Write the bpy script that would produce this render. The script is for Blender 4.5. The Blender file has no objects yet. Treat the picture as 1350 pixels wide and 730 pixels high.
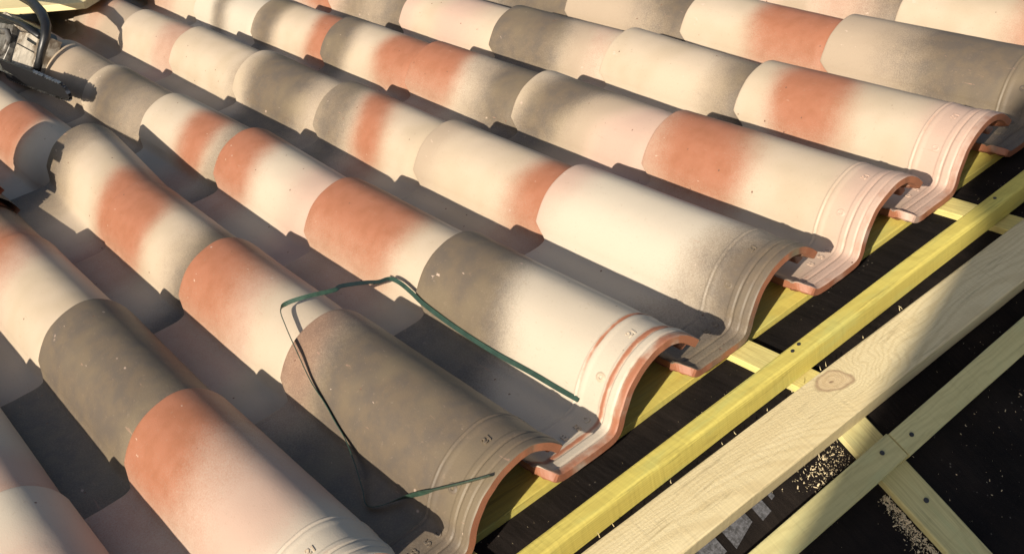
import bpy, math, random
from mathutils import Vector, Matrix, noise
random.seed(7)
scene = bpy.context.scene
COL = scene.collection

# ------------------------------------------------------------------ frames
# "roof frame": x up the slope towards the ridge, y along the ridge, z normal to the tiled slope
CP, SP = 0.96022, 0.27924
PITCH = math.atan2(SP, CP)
M = Matrix(((CP, 0, -SP, 0), (0, 1, 0, 0), (SP, 0, CP, 0), (0, 0, 0, 1)))

def tag(o, label=None, cat=None, group=None, kind=None):
    if label: o['label'] = label
    if cat: o['category'] = cat
    if group: o['group'] = group
    if kind: o['kind'] = kind
    return o

def link(name, me, parent=None, mat=None, mw=None):
    o = bpy.data.objects.new(name, me)
    COL.objects.link(o)
    if mat is not None and me is not None:
        me.materials.append(mat)
    if parent is not None:
        o.parent = parent
    if mw is not None:
        if parent is None: o.matrix_world = mw
        else: o.matrix_local = mw
    return o

class MB:
    def __init__(s): s.v = []; s.f = []; s.sm = []
    def add(s, vs, fs, smooth=False):
        b = len(s.v); s.v += [tuple(v) for v in vs]
        for f in fs: s.f.append(tuple(i + b for i in f)); s.sm.append(smooth)
    def box(s, x0, x1, y0, y1, z0, z1, nx=1, bev=0.0, wob=0.0, seed=0, flip=None):
        """a bar along x with rounded (bevelled) long edges and a little unevenness"""
        b = bev
        prof = [(y0+b, z0), (y1-b, z0), (y1, z0+b), (y1, z1-b), (y1-.3*b, z1-.3*b), (y1-b, z1), (y0+b, z1), (y0+.3*b, z1-.3*b), (y0, z1-b), (y0, z0+b)] if b > 0 else [(y0, z0), (y1, z0), (y1, z1), (y0, z1)]
        n = len(prof); vs = []; fs = []
        for i in range(nx+1):
            x = x0 + (x1-x0)*i/nx
            for j, (y, z) in enumerate(prof):
                w = wob*noise.noise(Vector((x*9+seed, j*1.7, seed*2.3))) if wob else 0
                w2 = wob*noise.noise(Vector((x*9+seed, j*1.1+9, seed*5.3))) if wob else 0
                vs.append((x, y+w, z+w2))
        for i in range(nx):
            for j in range(n):
                k = (j+1) % n
                fs.append((i*n+j, i*n+k, (i+1)*n+k, (i+1)*n+j))
        fs.append(tuple(range(n-1, -1, -1))); fs.append(tuple(nx*n+j for j in range(n)))
        fs = [tuple(reversed(f)) for f in fs]
        s.add(vs, fs)
    def tube(s, pts, rad, seg=8, smooth=True, flat=1.0):
        pts = [Vector(p) for p in pts]; n = len(pts)
        rs = rad if isinstance(rad, (list, tuple)) else [rad]*n
        vs = []; fs = []
        up = Vector((0, 0, 1)); t0 = (pts[1]-pts[0]).normalized()
        if abs(t0.dot(up)) > .9: up = Vector((0, 1, 0))
        nrm = (up - t0*up.dot(t0)).normalized()
        for i, p in enumerate(pts):
            t = (pts[min(i+1, n-1)]-pts[max(i-1, 0)]).normalized()
            nrm = (nrm - t*nrm.dot(t)).normalized(); bn = t.cross(nrm)
            for j in range(seg):
                a = 2*math.pi*j/seg
                vs.append(p + (nrm*math.cos(a) + bn*math.sin(a)*flat)*rs[i])
        for i in range(n-1):
            for j in range(seg):
                k = (j+1) % seg
                fs.append((i*seg+j, i*seg+k, (i+1)*seg+k, (i+1)*seg+j))
        fs.append(tuple(range(seg-1, -1, -1))); fs.append(tuple((n-1)*seg+j for j in range(seg)))
        s.add(vs, fs, smooth)
    def prism(s, poly, y0, y1, bev=0.0):
        """polygon in (x,z) swept from y0 to y1 (near face at y0), near edge bevelled"""
        n = len(poly); c = Vector((sum(p[0] for p in poly)/n, sum(p[1] for p in poly)/n))
        def ring(y, k):
            return [((Vector(p)-c)*k+c).to_tuple() for p in poly], y
        rings = [ring(y0, 1-bev*12), ring(y0+bev, 1.0), ring(y1, 1.0)] if bev else [ring(y0, 1), ring(y1, 1)]
        vs = []; fs = []
        for pl, y in rings:
            for p in pl: vs.append((p[0], y, p[1]))
        for r in range(len(rings)-1):
            for j in range(n):
                k = (j+1) % n
                fs.append((r*n+j, r*n+k, (r+1)*n+k, (r+1)*n+j))
        fs.append(tuple(range(n-1, -1, -1))); fs.append(tuple((len(rings)-1)*n+j for j in range(n)))
        s.add(vs, fs)
    def mesh(s, name):
        me = bpy.data.meshes.new(name); me.from_pydata(s.v, [], s.f)
        me.polygons.foreach_set('use_smooth', s.sm); me.validate(); me.update()
        return me
    def build(s, name, mat, parent=None, mw=None):
        return link(name, s.mesh(name), parent, mat, mw)

# ------------------------------------------------------------------ materials
def newmat(name):
    m = bpy.data.materials.new(name); m.use_nodes = True
    nt = m.node_tree; nt.nodes.clear()
    out = nt.nodes.new('ShaderNodeOutputMaterial'); b = nt.nodes.new('ShaderNodeBsdfPrincipled')
    nt.links.new(b.outputs[0], out.inputs[0])
    return m, nt, b
def N(nt, t, **kw):
    n = nt.nodes.new(t)
    for k, v in kw.items():
        if k in n.inputs.keys(): n.inputs[k].default_value = v
        else: setattr(n, k, v)
    return n
def math_(nt, op, a, b=None, c=None, clamp=False):
    n = nt.nodes.new('ShaderNodeMath'); n.operation = op; n.use_clamp = clamp
    for i, v in enumerate((a, b, c)):
        if v is None: continue
        if isinstance(v, (int, float)): n.inputs[i].default_value = v
        else: nt.links.new(v, n.inputs[i])
    return n.outputs[0]
def mix(nt, fac, a, b):
    n = nt.nodes.new('ShaderNodeMix'); n.data_type = 'RGBA'
    for i, v in ((0, fac), (6, a), (7, b)):
        if isinstance(v, (int, float)): n.inputs[i].default_value = v
        elif isinstance(v, tuple): n.inputs[i].default_value = (*v, 1)
        else: nt.links.new(v, n.inputs[i])
    return n.outputs[2]
def coords(nt, scale=(1, 1, 1), loc=(0, 0, 0), rnd=True):
    tc = nt.nodes.new('ShaderNodeTexCoord'); mp = nt.nodes.new('ShaderNodeMapping')
    mp.inputs['Scale'].default_value = scale; mp.inputs['Location'].default_value = loc
    nt.links.new(tc.outputs['Object'], mp.inputs[0])
    if rnd:
        oi = nt.nodes.new('ShaderNodeObjectInfo'); va = nt.nodes.new('ShaderNodeVectorMath'); va.operation = 'MULTIPLY_ADD'
        cx = nt.nodes.new('ShaderNodeCombineXYZ')
        for i in range(3): nt.links.new(math_(nt, 'MULTIPLY', oi.outputs['Random'], (37.0, 53.0, 71.0)[i]), cx.inputs[i])
        va.inputs[1].default_value = (1, 1, 1)
        nt.links.new(mp.outputs[0], va.inputs[0]); nt.links.new(cx.outputs[0], va.inputs[2])
        return va.outputs[0]
    return mp.outputs[0]
def noise_(nt, vec, scale, detail=2, rough=.5, dist=0):
    n = nt.nodes.new('ShaderNodeTexNoise'); n.inputs['Scale'].default_value = scale
    n.inputs['Detail'].default_value = detail; n.inputs['Roughness'].default_value = rough; n.inputs['Distortion'].default_value = dist
    nt.links.new(vec, n.inputs['Vector']); return n.outputs[0]
def ramp(nt, v, a, b, smooth=True):
    n = nt.nodes.new('ShaderNodeMapRange'); n.interpolation_type = 'SMOOTHSTEP' if smooth else 'LINEAR'
    n.inputs[1].default_value = a; n.inputs[2].default_value = b
    nt.links.new(v, n.inputs[0]); return n.outputs[0]
def bump(nt, bsdf, h, strength=.3, dist=.001):
    b = nt.nodes.new('ShaderNodeBump'); b.inputs['Strength'].default_value = strength; b.inputs['Distance'].default_value = dist
    nt.links.new(h, b.inputs['Height']); nt.links.new(b.outputs[0], bsdf.inputs['Normal'])

CREAM = (.48, .390, .290); BEIGE = (.37, .290, .210); PINK = (.46, .325, .255)
TERRA = (.330, .135, .076); DARK = (.140, .106, .072)

def clay_material():
    m, nt, b = newmat('engobed_clay')
    at = nt.nodes.new('ShaderNodeAttribute'); at.attribute_name = 'spray'
    sep = nt.nodes.new('ShaderNodeSeparateColor'); nt.links.new(at.outputs['Color'], sep.inputs[0])
    a2 = nt.nodes.new('ShaderNodeAttribute'); a2.attribute_name = 'wear'
    sep2 = nt.nodes.new('ShaderNodeSeparateColor'); nt.links.new(a2.outputs['Color'], sep2.inputs[0])
    v = coords(nt)
    grain = noise_(nt, v, 520, 2, .75); mid = noise_(nt, v, 42, 3, .6); big = noise_(nt, v, 11, 2, .5)
    def dith(w, lo=.30, hi=.70, g=.62, k=.16):
        s = math_(nt, 'ADD', w, math_(nt, 'MULTIPLY', math_(nt, 'SUBTRACT', grain, .5), g))
        s = math_(nt, 'ADD', s, math_(nt, 'MULTIPLY', math_(nt, 'SUBTRACT', mid, .5), k))
        return ramp(nt, s, lo, hi)
    oi = nt.nodes.new('ShaderNodeObjectInfo'); base = mix(nt, ramp(nt, big, .35, .7), CREAM, (.43, .345, .245))
    base = mix(nt, ramp(nt, oi.outputs['Random'], .3, .9), base, (.50, .435, .345))
    c = mix(nt, dith(sep2.outputs[0], .1, .9), base, BEIGE)
    c = mix(nt, dith(sep.outputs[2], .0, 1.0), c, PINK)
    te = mix(nt, ramp(nt, mid, .35, .75), TERRA, (.295, .118, .062))
    c = mix(nt, dith(sep.outputs[0], .0, .98), c, te)
    dk = mix(nt, ramp(nt, mid, .3, .7), DARK, (.112, .090, .070))
    dk = mix(nt, ramp(nt, big, .45, .75), dk, (.165, .128, .082))
    c = mix(nt, dith(sep.outputs[1], .0, .98), c, dk)
    # bare clay at cut rims and worn edges
    c = mix(nt, ramp(nt, math_(nt, 'ADD', sep2.outputs[1], math_(nt, 'MULTIPLY', math_(nt, 'SUBTRACT', mid, .5), .7)), .3, .75), c, (.31, .125, .068))
    # dark pin holes, pale chips, dust
    vo = nt.nodes.new('ShaderNodeTexVoronoi'); vo.inputs['Scale'].default_value = 48; nt.links.new(v, vo.inputs['Vector'])
    spot = math_(nt, 'MULTIPLY', math_(nt, 'SUBTRACT', 1.0, ramp(nt, vo.outputs['Distance'], .05, .085)), ramp(nt, noise_(nt, v, 19, 1), .55, .60))
    c = mix(nt, spot, c, (.16, .08, .05))
    vo2 = nt.nodes.new('ShaderNodeTexVoronoi'); vo2.inputs['Scale'].default_value = 34
    v2 = coords(nt, (1, 1.6, 1), (3.1, 1.7, .4)); nt.links.new(v2, vo2.inputs['Vector'])
    chip = math_(nt, 'MULTIPLY', math_(nt, 'SUBTRACT', 1.0, ramp(nt, vo2.outputs['Distance'], .06, .12)), ramp(nt, noise_(nt, v2, 14, 2), .62, .66))
    c = mix(nt, math_(nt, 'MULTIPLY', chip, .8), c, (.46, .34, .27))
    sc2 = noise_(nt, coords(nt, (60, 150, 110), (2.1, .3, 4.5)), 1.0, 3, .6)
    c = mix(nt, math_(nt, 'MULTIPLY', ramp(nt, math_(nt, 'ADD', sc2, math_(nt, 'MULTIPLY', sep2.outputs[2], .10)), .73, .765), .7), c, (.56, .43, .34))
    cr = noise_(nt, v, 150, 4, .7)
    c = mix(nt, math_(nt, 'MULTIPLY', ramp(nt, cr, .60, .72), .28), c, (.30, .215, .15))
    c = mix(nt, math_(nt, 'MULTIPLY', ramp(nt, noise_(nt, v, 230, 3, .7), .66, .76), .16), c, (.56, .47, .36))
    scr = noise_(nt, coords(nt, (3.5, 26, 14), (9.1, 2.2, 5.5)), 7, 3, .6, .8)
    c = mix(nt, math_(nt, 'MULTIPLY', ramp(nt, scr, .70, .745), .45), c, (.40, .24, .17))
    fine = math_(nt, 'ADD', math_(nt, 'MULTIPLY', grain, .16), .92)
    mm = nt.nodes.new('ShaderNodeVectorMath'); mm.operation = 'SCALE'; nt.links.new(c, mm.inputs[0]); nt.links.new(fine, mm.inputs['Scale'])
    nt.links.new(mm.outputs[0], b.inputs['Base Color'])
    b.inputs['Roughness'].default_value = .52; b.inputs['Specular IOR Level'].default_value = .38
    h = math_(nt, 'ADD', math_(nt, 'MULTIPLY', grain, .55), math_(nt, 'MULTIPLY', mid, .9))
    h = math_(nt, 'SUBTRACT', h, math_(nt, 'MULTIPLY', spot, 1.5))
    bump(nt, b, h, .42, .0008)
    return m

def wood_material(name, c1, c2, c3, green=None, rough_zone=False, knot=None, grainscale=1.0):
    m, nt, b = newmat(name)
    v = coords(nt, (1, 1, 1))
    tc = coords(nt, (1, 1, 1), rnd=False)
    warp = noise_(nt, coords(nt, (1.6, 6, 6)), 3.0, 3, .55)
    sx = nt.nodes.new('ShaderNodeSeparateXYZ'); nt.links.new(tc, sx.inputs[0])
    # growth rings: distance from a tilted pith line, warped => cathedral figure on the faces
    yy = math_(nt, 'ADD', math_(nt, 'MULTIPLY', sx.outputs[1], 1.0), math_(nt, 'MULTIPLY', math_(nt, 'SUBTRACT', warp, .5), .045))
    zz = math_(nt, 'ADD', math_(nt, 'ADD', sx.outputs[2], .022), math_(nt, 'MULTIPLY', sx.outputs[0], .035))
    r = math_(nt, 'SQRT', math_(nt, 'ADD', math_(nt, 'POWER', yy, 2.0), math_(nt, 'POWER', math_(nt, 'ABSOLUTE', zz), 2.0)))
    if knot:
        kx, ky = knot
        dx = math_(nt, 'MULTIPLY', math_(nt, 'SUBTRACT', sx.outputs[0], kx), .66)
        dx = math_(nt, 'ADD', dx, math_(nt, 'MULTIPLY', math_(nt, 'SUBTRACT', sx.outputs[1], ky), .45))
        dy = math_(nt, 'SUBTRACT', sx.outputs[1], ky)
        kd = math_(nt, 'SQRT', math_(nt, 'ADD', math_(nt, 'POWER', dx, 2.0), math_(nt, 'POWER', dy, 2.0)))
        kd = math_(nt, 'ADD', kd, math_(nt, 'MULTIPLY', math_(nt, 'SUBTRACT', noise_(nt, tc, 24, 2, .5), .5), .026))
        push = math_(nt, 'MULTIPLY', math_(nt, 'EXPONENT', math_(nt, 'MULTIPLY', kd, -32.0)), .05)
        r = math_(nt, 'ADD', r, push)
    ring = math_(nt, 'SINE', math_(nt, 'MULTIPLY', r, 2400.0*grainscale))
    ring = ramp(nt, ring, -.2, 1.0)
    fib = noise_(nt, coords(nt, (14, 420, 420)), 1.0, 3, .65)
    big = noise_(nt, coords(nt, (3, 26, 26)), 1.0, 3, .6)
    c = mix(nt, ramp(nt, big, .3, .72), c1, c2)
    c = mix(nt, math_(nt, 'MULTIPLY', ring, .30), c, c3)
    c = mix(nt, math_(nt, 'MULTIPLY', ramp(nt, fib, .4, .75), .30), c, c3)
    blot = noise_(nt, coords(nt, (9, 34, 34), (4, 4, 4)), 1.3, 3, .6)
    if green: c = mix(nt, math_(nt, 'MULTIPLY', ramp(nt, blot, .5, .72), .5), c, green)
    sw = noise_(nt, coords(nt, (190, 9, 9), (7, 1, 2)), 1.0, 2, .5)       # cross-cut saw marks
    c = mix(nt, math_(nt, 'MULTIPLY', ramp(nt, sw, .55, .75), .16), c, c3)
    st = noise_(nt, coords(nt, (5, 60, 60), (2, 8, 1)), 2.0, 4, .7)
    c = mix(nt, math_(nt, 'MULTIPLY', ramp(nt, st, .56, .70), .40), c, tuple(x*.55 for x in c3))
    # pin knots and dirt specks
    vo = nt.nodes.new('ShaderNodeTexVoronoi'); vo.inputs['Scale'].default_value = 1.0
    nt.links.new(coords(nt, (9, 30, 30), (1.3, 7.7, 2.1)), vo.inputs['Vector'])
    sp = math_(nt, 'MULTIPLY', math_(nt, 'SUBTRACT', 1.0, ramp(nt, vo.outputs['Distance'], .03, .09)), ramp(nt, noise_(nt, v, 7, 1), .56, .6))
    c = mix(nt, math_(nt, 'MULTIPLY', sp, .6), c, (.10, .065, .035))
    if knot:
        kr = math_(nt, 'SINE', math_(nt, 'MULTIPLY', kd, 850.0))
        kc = mix(nt, ramp(nt, kr, -.3, .9), (.50, .33, .19), (.40, .24, .13))
        edge = math_(nt, 'MULTIPLY', ramp(nt, kd, .0125, .0145), math_(nt, 'SUBTRACT', 1.0, ramp(nt, kd, .0150, .0170)))
        inner = math_(nt, 'SUBTRACT', 1.0, ramp(nt, kd, .014, .0155))
        c = mix(nt, math_(nt, 'MULTIPLY', inner, .42), c, kc)
        c = mix(nt, math_(nt, 'MULTIPLY', edge, .6), c, (.26, .16, .09))
        core = math_(nt, 'SUBTRACT', 1.0, ramp(nt, kd, .0022, .004))
        c = mix(nt, math_(nt, 'MULTIPLY', core, .7), c, (.16, .08, .05))
    nt.links.new(c, b.inputs['Base Color'])
    b.inputs['Roughness'].default_value = .82; b.inputs['Specular IOR Level'].default_value = .18
    h = math_(nt, 'ADD', math_(nt, 'ADD', math_(nt, 'MULTIPLY', fib, .9), math_(nt, 'MULTIPLY', sw, .8)), math_(nt, 'MULTIPLY', ring, .10))
    if rough_zone:
        fz = noise_(nt, coords(nt, (260, 700, 300)), 1.0, 3, .7)
        zone = ramp(nt, math_(nt, 'ADD', sx.outputs[1], math_(nt, 'MULTIPLY', math_(nt, 'SUBTRACT', warp, .5), .02)), .006, .014)
        h = math_(nt, 'ADD', h, math_(nt, 'MULTIPLY', math_(nt, 'MULTIPLY', fz, zone), 1.6))
    bump(nt, b, h, .5, .0009)
    return m

def membrane_material():
    m, nt, b = newmat('black_underlay')
    v = coords(nt, rnd=False)
    n1 = noise_(nt, v, 9, 4, .6); n2 = noise_(nt, v, 900, 2, .7)
    vo = nt.nodes.new('ShaderNodeTexVoronoi'); vo.inputs['Scale'].default_value = 130; nt.links.new(v, vo.inputs['Vector'])
    dust = math_(nt, 'MULTIPLY', math_(nt, 'SUBTRACT', 1.0, ramp(nt, vo.outputs['Distance'], .09, .17)), ramp(nt, noise_(nt, v, 30, 2), .58, .66))
    c = mix(nt, ramp(nt, n1, .3, .75), (.0075, .0060, .0055), (.020, .0150, .0125))
    c = mix(nt, ramp(nt, n2, .55, .8), c, (.030, .024, .020))
    c = mix(nt, math_(nt, 'MULTIPLY', dust, .55), c, (.22, .19, .15))
    nt.links.new(c, b.inputs['Base Color']); b.inputs['Roughness'].default_value = .9; b.inputs['Specular IOR Level'].default_value = .12
    wv = noise_(nt, coords(nt, (5, 22, 5), rnd=False), 1.5, 3, .5); bump(nt, b, math_(nt, 'ADD', n2, math_(nt, 'MULTIPLY', wv, 9.0)), .8, .0008)
    return m

def plain(name, col, rough=.6, metal=0.0, var=.25, scale=60, spec=.4, bmp=.2, dirt=None):
    m, nt, b = newmat(name); v = coords(nt)
    n = noise_(nt, v, scale, 4, .65)
    c2 = tuple(x*(1-var) for x in col); c3 = tuple(min(1, x*(1+var)) for x in col)
    c = mix(nt, ramp(nt, n, .3, .7), c2, c3)
    if dirt:
        n3 = noise_(nt, v, scale*.45, 5, .7)
        c = mix(nt, ramp(nt, n3, .47, .62), c, dirt)
    nt.links.new(c, b.inputs['Base Color']); b.inputs['Roughness'].default_value = rough; b.inputs['Metallic'].default_value = metal
    b.inputs['Specular IOR Level'].default_value = spec
    bump(nt, b, n, bmp, .0008)
    return m

def brick_material():
    m, nt, b = newmat('blocker_brick')
    tc = nt.nodes.new('ShaderNodeTexCoord'); mp = nt.nodes.new('ShaderNodeMapping'); nt.links.new(tc.outputs['Object'], mp.inputs[0])
    mp.inputs['Rotation'].default_value = (math.radians(90), 0, 0)
    br = nt.nodes.new('ShaderNodeTexBrick'); br.inputs['Scale'].default_value = 1.0
    br.inputs['Brick Width'].default_value = .215; br.inputs['Row Height'].default_value = .075; br.inputs['Mortar Size'].default_value = .008
    br.inputs['Color1'].default_value = (.30, .11, .06, 1); br.inputs['Color2'].default_value = (.22, .09, .055, 1); br.inputs['Mortar'].default_value = (.35, .32, .27, 1)
    nt.links.new(mp.outputs[0], br.inputs['Vector']); nt.links.new(br.outputs[0], b.inputs['Base Color']); b.inputs['Roughness'].default_value = 1.0
    return m

CLAY = clay_material()
W_YEL = wood_material('yellow_treated_pine', (.68, .575, .14), (.61, .50, .12), (.45, .355, .08), green=(.52, .52, .17))
W_GRN = wood_material('pale_green_treated_pine', (.62, .545, .255), (.55, .48, .22), (.42, .355, .155), green=(.52, .52, .25))
W_CB = wood_material('rafter_pine', (.70, .60, .22), (.62, .53, .20), (.50, .40, .14))
W_PLK = wood_material('fresh_sawn_pine', (.70, .585, .345), (.62, .505, .28), (.46, .345, .17), rough_zone=True, knot=(1.70, .046))
W_BRD = wood_material('pale_board', (.76, .65, .36), (.70, .58, .31), (.6, .47, .24))
MEMB = membrane_material()
PRINT = plain('grey_print', (.105, .105, .115), .85, var=.35, scale=420, dirt=(.05, .05, .052))
STRAP = plain('green_strapping', (.032, .062, .043), .35, var=.2, scale=120, spec=.5, bmp=.1)
BLACKP = plain('black_plastic', (.012, .012, .013), .38, var=.3, spec=.5)
HOUS = plain('dirty_white_housing', (.36, .32, .26), .5, var=.25, scale=34, dirt=(.13, .10, .07), bmp=.12)
GREYH = plain('grey_cast_metal', (.17, .16, .145), .45, metal=.3, var=.3, scale=50, dirt=(.06, .05, .04))
STEEL = plain('worn_steel', (.35, .34, .32), .3, metal=.9, var=.3, scale=150, dirt=(.05, .045, .04))
NAIL = plain('nail_metal', (.08, .075, .07), .5, metal=.7)
DUST = plain('pine_sawdust', (.66, .54, .34), .9, var=.2, scale=500)
CHALK = plain('stamp_clay', (.55, .42, .31), .7, var=.2, scale=400)
GROUND = plain('garden_soil_grass', (.07, .085, .035), .95, var=.5, scale=2.0)
RENDER = plain('wall_render', (.55, .49, .40), .9, var=.08, scale=40)
CONC = plain('blocker_cap_concrete', (.35, .33, .30), .9, var=.15, scale=30)

# ------------------------------------------------------------------ tiles
PROFILE = [(-.108, -.0085), (-.1045, -.0088), (-.0985, -.0125), (-.092, -.0178), (-.084, -.0203), (-.06, -.0208), (-.034, -.0208), (-.017, -.0200), (-.008, -.0160), (-.0025, -.0075),
           (0.0, -.0010), (.0045, .0070), (.0125, .0185), (.0245, .0315), (.041, .0425), (.061, .0495), (.082, .0520), (.100, .0478), (.115, .0385), (.127, .0260), (.1355, .0120), (.1405, -.0010)]
def catmull(P, sub):
    out = []
    n = len(P)
    for i in range(n-1):
        p0 = P[max(i-1, 0)]; p1 = P[i]; p2 = P[i+1]; p3 = P[min(i+2, n-1)]
        for s in range(sub):
            t = s/sub
            out.append(tuple(.5*((2*p1[a]) + (-p0[a]+p2[a])*t + (2*p0[a]-5*p1[a]+4*p2[a]-p3[a])*t*t + (-p0[a]+3*p1[a]-3*p2[a]+p3[a])*t**3) for a in (0, 1)))
    out.append(P[-1]); return out
PR = catmull(PROFILE, 3)
PN = []
for i in range(len(PR)):
    a = PR[max(i-1, 0)]; b = PR[min(i+1, len(PR)-1)]
    t = Vector((b[0]-a[0], b[1]-a[1])).normalized(); PN.append((-t.y, t.x))
L = .393; TILT = .006; GAUGE = .3201; THICK = .0108

def sm(a, b, x):
    t = min(1, max(0, (x-a)/(b-a))); return t*t*(3-2*t)
def ribs(x):
    """relief of the head end, normal to the surface"""
    h = 0.0
    h += .0013*(sm(.3180, .3196, x))*(1-sm(.3206, .3226, x))      # thin raised line
    h += .0009*sm(.3235, .3255, x)*(1-sm(.3275, .334, x))
    h += .0012*sm(.3570, .3600, x)                               # first step of the rim
    h -= .0016*sm(.3655, .3668, x)*(1-sm(.3675, .3690, x))       # fine line
    h += .0015*sm(.3695, .3715, x)
    h -= .0012*sm(.3800, .3812, x)*(1-sm(.3822, .3836, x))       # groove before the edge
    return h

SPRAYKEY = {'C': (0, 0, 0, 0), 'E': (0, 0, 0, 1), 'P': (0, 0, 1, 0), 'T': (1, 0, 0, 0), 'D': (0, 1, 0, 0), 'O': (.45, .0, .6, 0), 'B': (.35, .8, 0, 0), 'G': (0, .5, 0, .6), 'H': (0, .28, 0, .5), 'R': (.62, .5, 0, 0)}
def spray_at(keys, f):
    if f <= keys[0][0]: return SPRAYKEY[keys[0][1]]
    for (a, ca), (b, cb) in zip(keys, keys[1:]):
        if f <= b:
            t = sm(a, b, f); A = SPRAYKEY[ca]; B_ = SPRAYKEY[cb]
            return tuple(A[i]*(1-t)+B_[i]*t for i in range(4))
    return SPRAYKEY[keys[-1][1]]

def tile_mesh(keys, slope, seed, head):
    xs = [0, .0016, .004] + [.012 + i*(.312-.012)/34 for i in range(35)]
    if head: xs += [.314 + i*.0012 for i in range(66)]
    else: xs += [.32, .33, .345, .36, .375, L]
    xs = [x for x in xs if x < L-.0025] + [L-.0022, L-.0008, L]
    nx = len(xs); ny = len(PR)
    V = []; C1 = []; C2 = []; F = []; SMO = []
    rnd = random.Random(seed)
    worn = {1: 1.05, 0: .15, 2: .2, 3: .45, 4: .5}.get(round((seed-40)/13.7), rnd.uniform(.25, .7)) if head else .3; fl = rnd.uniform(.0, .45); fl2 = rnd.uniform(0, .3)
    def pt(i, j, off):
        x = xs[i]; y, z = PR[j]; ny_, nz_ = PN[j]
        # plan outline: nose of the pan set back, head corner and far lip cut off
        x0 = .0105*sm(.0005, -.004, y) if y < .0005 else 0.0
        x0 = .025*min(1, max(0, (.0008-y)/.0078))
        x1 = L - .024*(1-sm(-.110, -.094, y)) - .034*sm(.1290, .1320, y)
        if head: x1 += .0009*noise.noise(Vector((y*70, seed*3.1, 2)))
        x0 += .0005*noise.noise(Vector((y*60, seed*7.1, 5)))
        X = x0 + (x1-x0)*x/L
        h = ribs(X) if head else 0.0
        q = 0.0 if head else sm(.292, .325, X); dip = -.0035*q
        thick = THICK*(.80 + .20*sm(0, .05, X))
        w = .0009*noise.noise(Vector((X*7+seed, y*14, seed*.7)))*sm(0, .06, X) + .0003*noise.noise(Vector((X*40, y*60+seed, 3)))
        rnde = 0.0
        e = min(X-x0, x1-X)
        if e < .0022: rnde = .0011*(1-e/.0022)**2
        s = h + w - rnde - off*thick + (rnde*2 if off else 0)
        tp = 0 if head else .035*X/L; yb = y + ny_*s; zb = z + nz_*s
        return (X, .066+(yb-.066)*(1-(.075*q+tp)*sm(-.03, .0, y)), -.02+(zb+.02)*(1-tp) - (TILT if head else .0145)*X/L + dip)
    def cols(i, j, rim):
        x, y, z = pt(i, j, 0)
        f = x/GAUGE
        wv = noise.noise(Vector((x*9, y*16, seed*1.3)))*.07
        ff = f + slope*(y-.05)/.14 + wv
        acc = [0.0]*4
        for dd in (-.085, -.05, -.017, .017, .05, .085):
            q4 = spray_at(keys, ff+dd)
            for n4 in range(4): acc[n4] += q4[n4]/6
        r, g, p, bg = acc
        fade = 1 - fl*sm(.07, .135, y) - fl2*(1-sm(.0, .05, y))
        r *= fade; g *= (.5+.5*fade)
        # the spray thins out towards the pan and the far flank
        t = sm(-.02, .012, y)
        r *= .5+.5*t; g *= .86+.14*t
        wr = 0.0
        if head:
            wr = max(.95*worn*math.exp(-((x-.3222)/.0030)**2)*sm(-.02, .03, y), worn*math.exp(-((x-.3640)/.0042)**2), (.2+.65*worn)*sm(.372, .388, x))
            wr *= .75+.25*noise.noise(Vector((y*30, x*30, seed)))
            # less wear line where the pan is flat
            if g > .3: wr *= .45
        e = max(0, 1 - x/.0035)
        wr = max(wr, .45*e)
        nz = math.exp(-((x-.026)/.012)**2)*math.exp(-((y-.03)/.03)**2)
        if rim: wr = min(1, .82 + .65*noise.noise(Vector((x*38, y*38, seed*2.1))))
        return (r, g, p, 1), (bg, max(0, min(1, wr)), nz, 1)
    for off in (0, 1):
        for i in range(nx):
            for j in range(ny):
                V.append(pt(i, j, off)); a, b = cols(i, j, off); C1.append(a); C2.append(b)
    o = nx*ny
    for i in range(nx-1):
        for j in range(ny-1):
            a = i*ny+j; F.append((a, a+ny, a+ny+1, a+1)); SMO.append(True)
            a += o; F.append((a, a+1, a+ny+1, a+ny)); SMO.append(True)
    # rims with their own vertices
    def rim(seq, flip):
        base = len(V)
        for (i, j) in seq:
            for off in (0, 1):
                V.append(pt(i, j, off)); a, b = cols(i, j, 1); C1.append(a); C2.append(b)
        for k in range(len(seq)-1):
            q = (base+2*k, base+2*k+1, base+2*k+3, base+2*k+2)
            F.append(q if not flip else tuple(reversed(q))); SMO.append(False)
    rim([(0, j) for j in range(ny)], True)
    rim([(nx-1, j) for j in range(ny)], False)
    rim([(i, 0) for i in range(nx)], False)
    rim([(i, ny-1) for i in range(nx)], True)
    me = bpy.data.meshes.new('roof_tile'); me.from_pydata(V, [], F)
    me.polygons.foreach_set('use_smooth', SMO)
    for nm, cc in (('spray', C1), ('wear', C2)):
        ca = me.color_attributes.new(nm, 'FLOAT_COLOR', 'POINT')
        ca.data.foreach_set('color', [x for c in cc for x in c])
    me.update(); return me

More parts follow.
